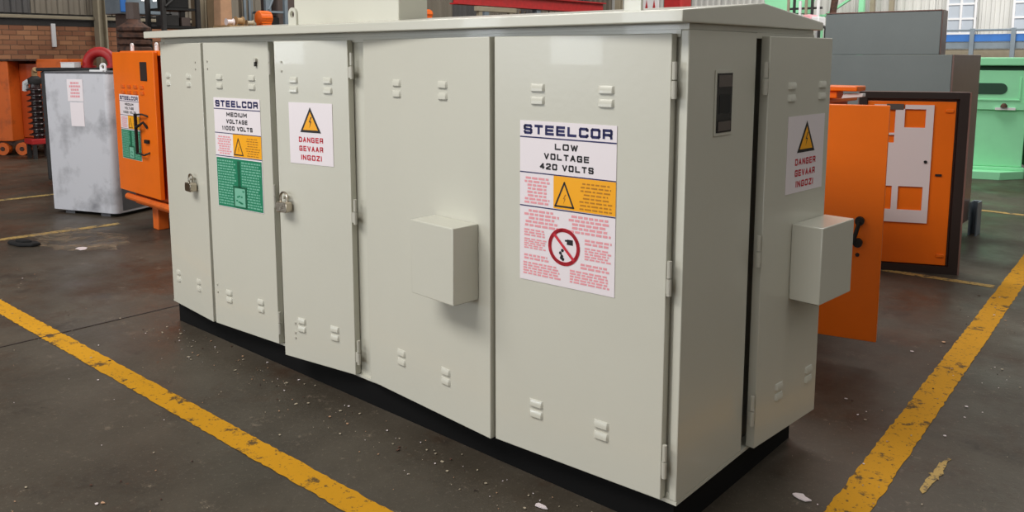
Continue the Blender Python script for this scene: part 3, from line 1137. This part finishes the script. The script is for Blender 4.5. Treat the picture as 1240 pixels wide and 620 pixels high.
MB().prism(sl, 'y', .024, .034, 'green_dark').build('slot', t)
MB().box(1.0, 1.60, .018, .03, .98, 1.0, 'green', .003).box(1.585, 1.60, .018, .03, 1.0, 1.28, 'green', .003).build('panel_lip', t)
MB().box(-.02, 1.70, .0, 1.2, .10, .139, 'green', .006).build('base_lip', t)
MB().prism([(-.1, -.16), (1.40, -.22), (1.68, -.02), (1.70, .0), (1.70, 1.2), (-.1, 1.2)], 'z', 0, .10, 'green', .006).build('base_plate', t)
MB().lathe([(.02, .896), (.04, .90), (.035, .93), (.015, .95)], 1.42, -.01, 'rust', 12).build('valve', t)
MB().box(1.33, 1.55, .0, .029, .865, .895, 'window_white').build('name_plate', t)

# ------------------------------------------------------------------ clutter along the far side
t = thing('wall_machine', 'tall blue-grey machine with two small white lamps by the left wall', 'machine', (-12.9, 3.95, 0), R(90))
MB().box(.10, .32, 0, .5, 0, 2.24, 'brown_panel', .01).build('base', t)
MB().box(-.05, .66, -.04, .54, 2.241, 3.3, 'steel_blue_grey', .02).build('hood', t)
MB().box(-.04, .06, -.06, -.041, 2.27, 3.2, 'blue', .01).build('blue_panel', t)
for x in (.32, .52):
    MB().box(x, x + .06, -.06, -.041, 2.47, 2.60, 'lamp_white', .01).build('lamp', t)

t = thing('rusty_coil', 'rusty brown ribbed coil standing behind the orange enclosure', 'coil', (-8.55, 2.19, 0))
prof = [(.15, .0)]
for k in range(24):
    z = .02 + k * .078
    prof += [(.155, z), (.19, z + .02), (.19, z + .055), (.155, z + .075)]
prof += [(.10, 1.93), (.06, 1.98)]
MB().lathe(prof, 0, 0, 'rust', 18).build('winding', t)
MB().tube([(.0, 0, 1.97), (.0, 0, 2.16)], .075, 'brown_panel', 10).build('core', t)


def rack(name, label, x, y0, y1, zs, ht, mu, ms, dep=.5, brace=True):
    t = thing(name, label, 'rack', (x, y0, 0))
    w_ = y1 - y0
    for yy in (0, w_ - .06):
        for xx in (0, -dep):
            MB().box(xx - .03, xx + .03, yy, yy + .06, 0, ht, mu).build('upright', t)
    for z in zs:
        MB().box(-dep, .0, .061, w_ - .061, z, z + .035, ms).build('shelf', t)
    if brace:
        MB().tube([(.035, .05, zs[-1] + .05), (.035, w_ - .1, ht - .05)], .018, mu, 6).build('brace', t)
    return t


rack('storage_rack', 'dark steel storage rack with a diagonal brace by the left wall', -10.8, 3.62, 4.22, (.5, 1.2, 1.95, 2.22), 2.7, 'steel_dark', 'black')
for i, (y0, y1, z0, z1, m_) in enumerate(((3.72, 3.92, 1.987, 2.15, 'steel_dark'), (3.96, 4.10, 1.987, 2.12, 'brown_panel'), (3.75, 4.08, 2.257, 2.5, 'black'))):
    tag(MB().box(-11.2, -10.86, y0, y1, z0, z1, m_, .01).box(-11.0, -10.98, y0 + .05, y1 - .05, z1, z1 + .02, m_).build('steel_crate'),
        ('dark steel crate on the storage rack shelf', 'small brown crate on the storage rack shelf', 'black crate on the top shelf of the storage rack')[i], 'crate')
tag(MB().box(-10.9, -10.86, 4.26, 4.29, 0, 5, 'steel_beige').box(-10.9, -10.86, 4.34, 4.37, 0, 5, 'steel_beige').box(-10.89, -10.87, 4.29, 4.34, 0, 5, 'steel_beige').box(-10.98, -10.78, 4.22, 4.41, 0, .02, 'steel_beige').build('steel_post'),
    'slim beige channel post beside the dark storage rack', 'post')
t = thing('olive_cupboard', 'olive brown steel cupboard near the blue-grey shelving', 'cupboard', (-11.3, 4.60, 0), R(90))
MB().box(0, .36, 0, .5, .05, 2.7, 'olive_brown', .01).build('body', t)
MB().box(.01, .175, -.02, -.001, .08, 2.67, 'olive_brown', .005).build('door', t)
MB().box(.185, .35, -.02, -.001, .08, 2.67, 'olive_brown', .005).build('door', t)
MB().box(.02, .34, .02, .48, 0, .05, 'black').build('kick_plate', t)
t = thing('work_trestle', 'steel trestle bench carrying pale parts behind the substation', 'bench', (-10.4, 4.35, 0))
MB().box(-.25, .25, 0, .95, 1.96, 2.0, 'wood', .005).build('top', t)
for x in (-.22, .17):
    for y in (.03, .87):
        MB().box(x, x + .05, y, y + .05, 0, 1.96, 'steel_dark').build('leg', t)
for i, (y, r_, m_, nm, lb) in enumerate(((4.46, .045, 'plate_white', 'pale_casting', 'small pale casting on the trestle bench end'), (4.62, .06, 'wood', 'wooden_spool', 'wooden spool lying on the trestle bench'), (4.80, .04, 'chip', 'pale_fitting', 'pale metal fitting next to the orange motor'))):
    tag(MB().tube([(-10.35, y - .06, 2.0 + r_ * 1.2), (-10.35, y - .04, 2.0 + r_ * 1.2), (-10.35, y + .04, 2.0 + r_ * 1.2), (-10.35, y + .06, 2.0 + r_ * 1.2)], [r_ * 1.2, r_ * .8, r_ * .8, r_ * 1.2], m_, 12).build(nm), lb, 'part')
tag(MB().prism([(-.1, 0), (.1, 0), (.1, .42), (.03, .62), (-.08, .62)], 'x', -.1, .1, 'cardboard', .01).build('cardboard_carton', None, (-10.8, 4.47, 2.001)), 'tall tan cardboard carton with a folded top', 'carton')
bpy.data.objects['cardboard_carton'].location = (-10.56, 4.47, 2.001)


def motor(loc, label, r_=.115):
    t = thing('orange_motor', label, 'motor', loc)
    n = 9
    prof = []
    MB().tube([(0, -.12, r_ + .03), (0, -.10, r_ + .03), (0, .10, r_ + .03), (0, .12, r_ + .03)], [r_ * .6, r_, r_, r_ * .6], 'orange_old', 18).build('housing', t)
    for k in range(8):
        an = k * math.pi / 4
        x, z = math.cos(an) * r_, math.sin(an) * r_ + r_ + .03
        MB().box(x - .008, x + .008, -.09, .09, z - .008, z + .008, 'orange').build('fin', t)
    MB().box(-.09, .09, -.08, .08, 0, .045, 'orange_old').build('foot', t)
    return t


motor((-10.4, 5.08, 2.0), 'orange electric motor on the trestle bench', .105)
rack('steel_shelving', 'blue-grey steel shelving beside the brown cupboard', -10.9, 5.42, 5.84, (.6, 1.3, 2.0, 2.25), 2.9, 'steel_blue_grey', 'steel_blue_grey')
tag(MB().box(-11.3, -10.95, 5.5, 5.72, 2.036, 2.18, 'black', .01).box(-11.2, -11.0, 5.55, 5.68, 2.18, 2.20, 'black').build('tool_box'), 'black tool box on the blue-grey shelving', 'box')
tag(MB().box(-11.3, -11.2, 5.18, 5.36, 0, 3.2, 'cladding', .004).box(-11.19, -11.17, 5.2, 5.24, 0, 3.2, 'steel_blue_grey').box(-11.19, -11.17, 5.29, 5.33, 0, 3.2, 'steel_blue_grey').build('ribbed_screen'), 'narrow ribbed grey screen panel beside blue-grey shelving', 'screen')
t = thing('brown_cupboard', 'dark brown tall cupboard left of the roof vent box', 'cupboard', (-11.3, 5.90, 0), R(90))
MB().box(0, .75, 0, .5, .05, 2.9, 'brown_panel', .01).build('body', t)
MB().box(.01, .365, -.02, -.001, .08, 2.87, 'brown_panel', .005).build('door', t)
MB().box(.375, .74, -.02, -.001, .08, 2.87, 'brown_panel', .005).build('door', t)
MB().box(.02, .73, .02, .48, 0, .05, 'black').build('kick_plate', t)

# red runway beam with its props and the scrap rack beneath
t = thing('runway_beam', 'red steel runway beam on blue-grey props along the left bay', 'crane beam', (-11, 9.9, 0))
MB().box(-.12, .12, 0, 5.3, 2.60, 2.63, 'red').box(-.02, .02, 0, 5.3, 2.63, 2.84, 'red').box(-.12, .12, 0, 5.3, 2.84, 2.87, 'red').build('beam', t)
for y in (.85, 2.6, 4.95):
    MB().box(-.07, .07, y, y + .14, 0, 2.599, 'steel_blue_grey').build('prop', t)
tag(MB().box(-10.62, -10.5, 10.1, 11.3, 2.45, 2.55, 'steel_beige', .01).box(-10.6, -10.52, 10.15, 10.25, 0, 2.45, 'steel_beige').box(-10.6, -10.52, 11.1, 11.2, 0, 2.45, 'steel_beige').build('pale_bench_frame'), 'pale grey steel goalpost frame under the red beam', 'frame')
t = thing('machine_stand', 'dark grey machine stand behind the roof vent box', 'stand', (-11.2, 8.95, 0))
MB().box(-.25, .25, 0, .35, .04, 2.24, 'steel_dark', .01).build('column', t)
MB().box(-.3, .3, -.05, .4, 0, .04, 'steel_dark').build('foot', t)
MB().box(-.28, .28, -.03, .38, 2.241, 2.26, 'steel_dark').build('top_plate', t)
motor((-11.1, 9.22, 2.261), 'orange electric motor on the dark machine stand', .085)
rack('scrap_rack', 'dark rack stacked with thin steel offcuts under the red beam', -11.3, 12.2, 15.1, (.6, 1.4, 2.05), 2.5, 'steel_dark', 'brown_panel', .6, False)
rr = random.Random(4)
for k in range(14):
    y = 12.4 + k * .19
    a_ = rr.uniform(-.09, .09)
    tag(MB().tube([(-11.42 + rr.uniform(-.1, .1), y, 2.10), (-11.3, y + a_, 2.45 + rr.uniform(0, .3))], .014, ('wood', 'steel_beige', 'rust')[k % 3], 6).build('steel_offcut'),
        'thin %s offcut standing on the scrap rack' % ('wooden', 'beige steel', 'rusty')[k % 3], 'offcut', 'offcuts on the scrap rack')
tag(MB().box(-11.1, -10.95, 15.9, 15.95, 0, 6, 'steel_beige').box(-11.1, -10.95, 16.0, 16.05, 0, 6, 'steel_beige').box(-11.04, -11.01, 15.95, 16.0, 0, 6, 'steel_beige').build('hall_column'), 'beige hall column beyond the red runway beam', 'column')
# painted boards by the far wall
t = thing('notice_board', 'white and red notice board on legs seen over the roof', 'board', (-10.25, 15.9, 0))
MB().box(0, .46, 0, .05, 2.35, 3.1, 'window_white', .006).build('board', t)
for u0 in (.04, .26):
    MB().prism([(u0, 2.5), (u0 + .16, 2.5), (u0 + .08, 2.95)], 'y', -.006, -.001, 'red').build('red_mark', t)
for x in (.05, .37):
    MB().box(x, x + .05, 0, .05, 0, 2.35, 'steel_dark').build('leg', t)
t = thing('red_cabinet', 'tall red steel cabinet next to the notice board', 'cabinet', (-9.68, 16.0, 0))
MB().box(0, .48, 0, .5, .05, 3.2, 'red', .01).build('body', t)
MB().box(.01, .47, -.02, -.001, .08, 3.17, 'red', .005).build('door', t)
MB().box(.03, .45, .02, .48, 0, .05, 'black').build('kick_plate', t)
t = thing('green_hopper', 'pale green hopper behind the roof ridge', 'hopper', (-7.6, 17.2, 0))
MB().prism([(.1, 2.55), (.95, 2.55), (1.15, 3.3), (-.1, 3.3)], 'y', 0, .6, 'green', .01).build('bin', t)
for x in (.15, .82):
    for y in (.05, .48):
        MB().box(x, x + .06, y, y + .06, 0, 2.55, 'green_dark').build('leg', t)
t = thing('paper_bale', 'pink and white wrapped bale on a tall trolley', 'bale', (-6.12, 16.0, 0))
MB().box(0, .18, 0, .4, 2.21, 2.45, 'pink', .02).build('pink_wrap', t)
MB().box(.185, .36, 0, .4, 2.21, 2.40, 'window_white', .02).build('white_wrap', t)
MB().box(-.05, .42, -.05, .45, 2.15, 2.20, 'steel_dark').build('deck', t)
for x in (-.03, .35):
    for y in (-.03, .38):
        MB().box(x, x + .05, y, y + .05, 0, 2.15, 'steel_dark').build('leg', t)
t = thing('leaning_post', 'rust brown steel pole leaning by the wrapped bale', 'pole', (-5.6, 15.7, 0))
MB().tube([(0, 0, .04), (.35, 0, 3.4)], .07, 'rust', 10).build('pole', t)
MB().box(-.12, .12, -.12, .12, 0, .04, 'rust').build('foot', t)
t = thing('jumble_frame', 'dark frame with pale bars behind the roof ridge', 'frame', (-6.75, 16.6, 0))
for k in range(6):
    MB().box(.14 * k, .14 * k + .05, 0, .05, 0, 2.9 - .05 * (k % 3), ('steel_beige', 'steel_dark', 'window_white')[k % 3]).build('bar', t)
for z in (2.3, 2.6):
    MB().box(-.02, .8, .051, .09, z, z + .05, 'steel_dark').build('cross_rail', t)

# ------------------------------------------------------------------ small things on the floor
tag(MB().prism([(0, 0), (.16, -.03), (.27, .01), (.30, .07), (.20, .11), (.06, .10), (-.03, .05)], 'z', .001, .028, 'cloth_black', .01)
    .prism([(.07, .02), (.16, .01), (.22, .05), (.15, .08), (.08, .07)], 'z', .026, .045, 'cloth_black', .006).build('black_rag', None, (-6.25, .02, 0), R(20)), 'crumpled black rag lying on the floor near the faint line', 'rag')
rr = random.Random(12)
n = 40
q = [(-6.02 + math.cos(k * 2 * math.pi / n) * (.62 + rr.uniform(-.10, .10)), .50 + math.sin(k * 2 * math.pi / n) * (.30 + rr.uniform(-.07, .07)), .0025) for k in range(n)]
tag(MB().add(q, [tuple(range(n))], 'dust').build('dust_patch', None, smooth=False), 'pale dusty spill on the floor before the galvanised tank', 'spill', kind='stuff')
rr = random.Random(2)
for (x, y, r_, lb) in ((.20, .52, .028, 'curled white scrap between the substation corner and the broad floor line'), (-.45, -.13, .022, 'white paint flake lying close to the front plinth'), (-5.62, .36, .055, 'flat white paper scrap on the dusty floor before the galvanised tank'), (-.02, -.30, .03, 'small white paint flake beside the yellow floor line')):
    n = 8
    q = [(x + math.cos(k * 2 * math.pi / n) * r_ * rr.uniform(.6, 1.4), y + math.sin(k * 2 * math.pi / n) * r_ * rr.uniform(.4, .9)) for k in range(n)]
    tag(MB().prism(q, 'z', .003, .007, 'plate_white').build('paper_scrap'), lb, 'scrap')
ch = MB()
rr = random.Random(21)
for k in range(520):
    if k % 3 == 0:
        x, y = rr.uniform(-5.5, .2), rr.uniform(-1.5, -.1)
    elif k % 3 == 1:
        x, y = rr.uniform(.0, 1.2), rr.uniform(.1, 3.8)
    else:
        x, y = rr.uniform(-3.3, -.1), rr.gauss(-.12, .08)
    if -3.35 < x < .02 and y > -.01:
        continue
    r_ = (.0016 + .005 * rr.random() ** 2.5) * (1 if rr.random() < .95 else 2.2)
    n = 5
    an0 = rr.uniform(0, 6)
    st = rr.uniform(.5, 1.6)
    q = [(x + math.cos(an0 + j * 2 * math.pi / n) * r_ * st * rr.uniform(.6, 1.3), y + math.sin(an0 + j * 2 * math.pi / n) * r_ * rr.uniform(.6, 1.3)) for j in range(n)]
    ch.add([(u_, v_, .0055) for u_, v_ in q] + [(u_, v_, .0035) for u_, v_ in q],
           [tuple(range(n))] + [(j, j + n, (j + 1) % n + n, (j + 1) % n) for j in range(n)], ('chip', 'rust', 'cardboard', 'plate_white', 'chip')[k % 5])
tag(ch.build('paint_flakes', smooth=False), 'scattered pale paint flakes and grit on the concrete', 'grit', kind='stuff')
rr = random.Random(33)
vs_, fs_ = [], []
n = 14
for k in range(n + 1):
    u_ = k / n
    cx_, cy_ = .505 + .015 * u_ + rr.uniform(-.006, .006), .84 + .34 * u_
    h_ = .022 * math.sin(math.pi * min(1, u_ * .8 + .12)) + rr.uniform(0, .008)
    vs_ += [(cx_ - h_ * .6, cy_ + rr.uniform(-.02, .02), .0022), (cx_ + h_ * .6, cy_ + rr.uniform(-.02, .02), .0022)]
tag(MB().add(vs_, [(2 * k, 2 * k + 1, 2 * k + 3, 2 * k + 2) for k in range(n)], 'line_faded').build('paint_smear', smooth=False), 'short yellow paint smear next to the broad worn floor line', 'paint mark')
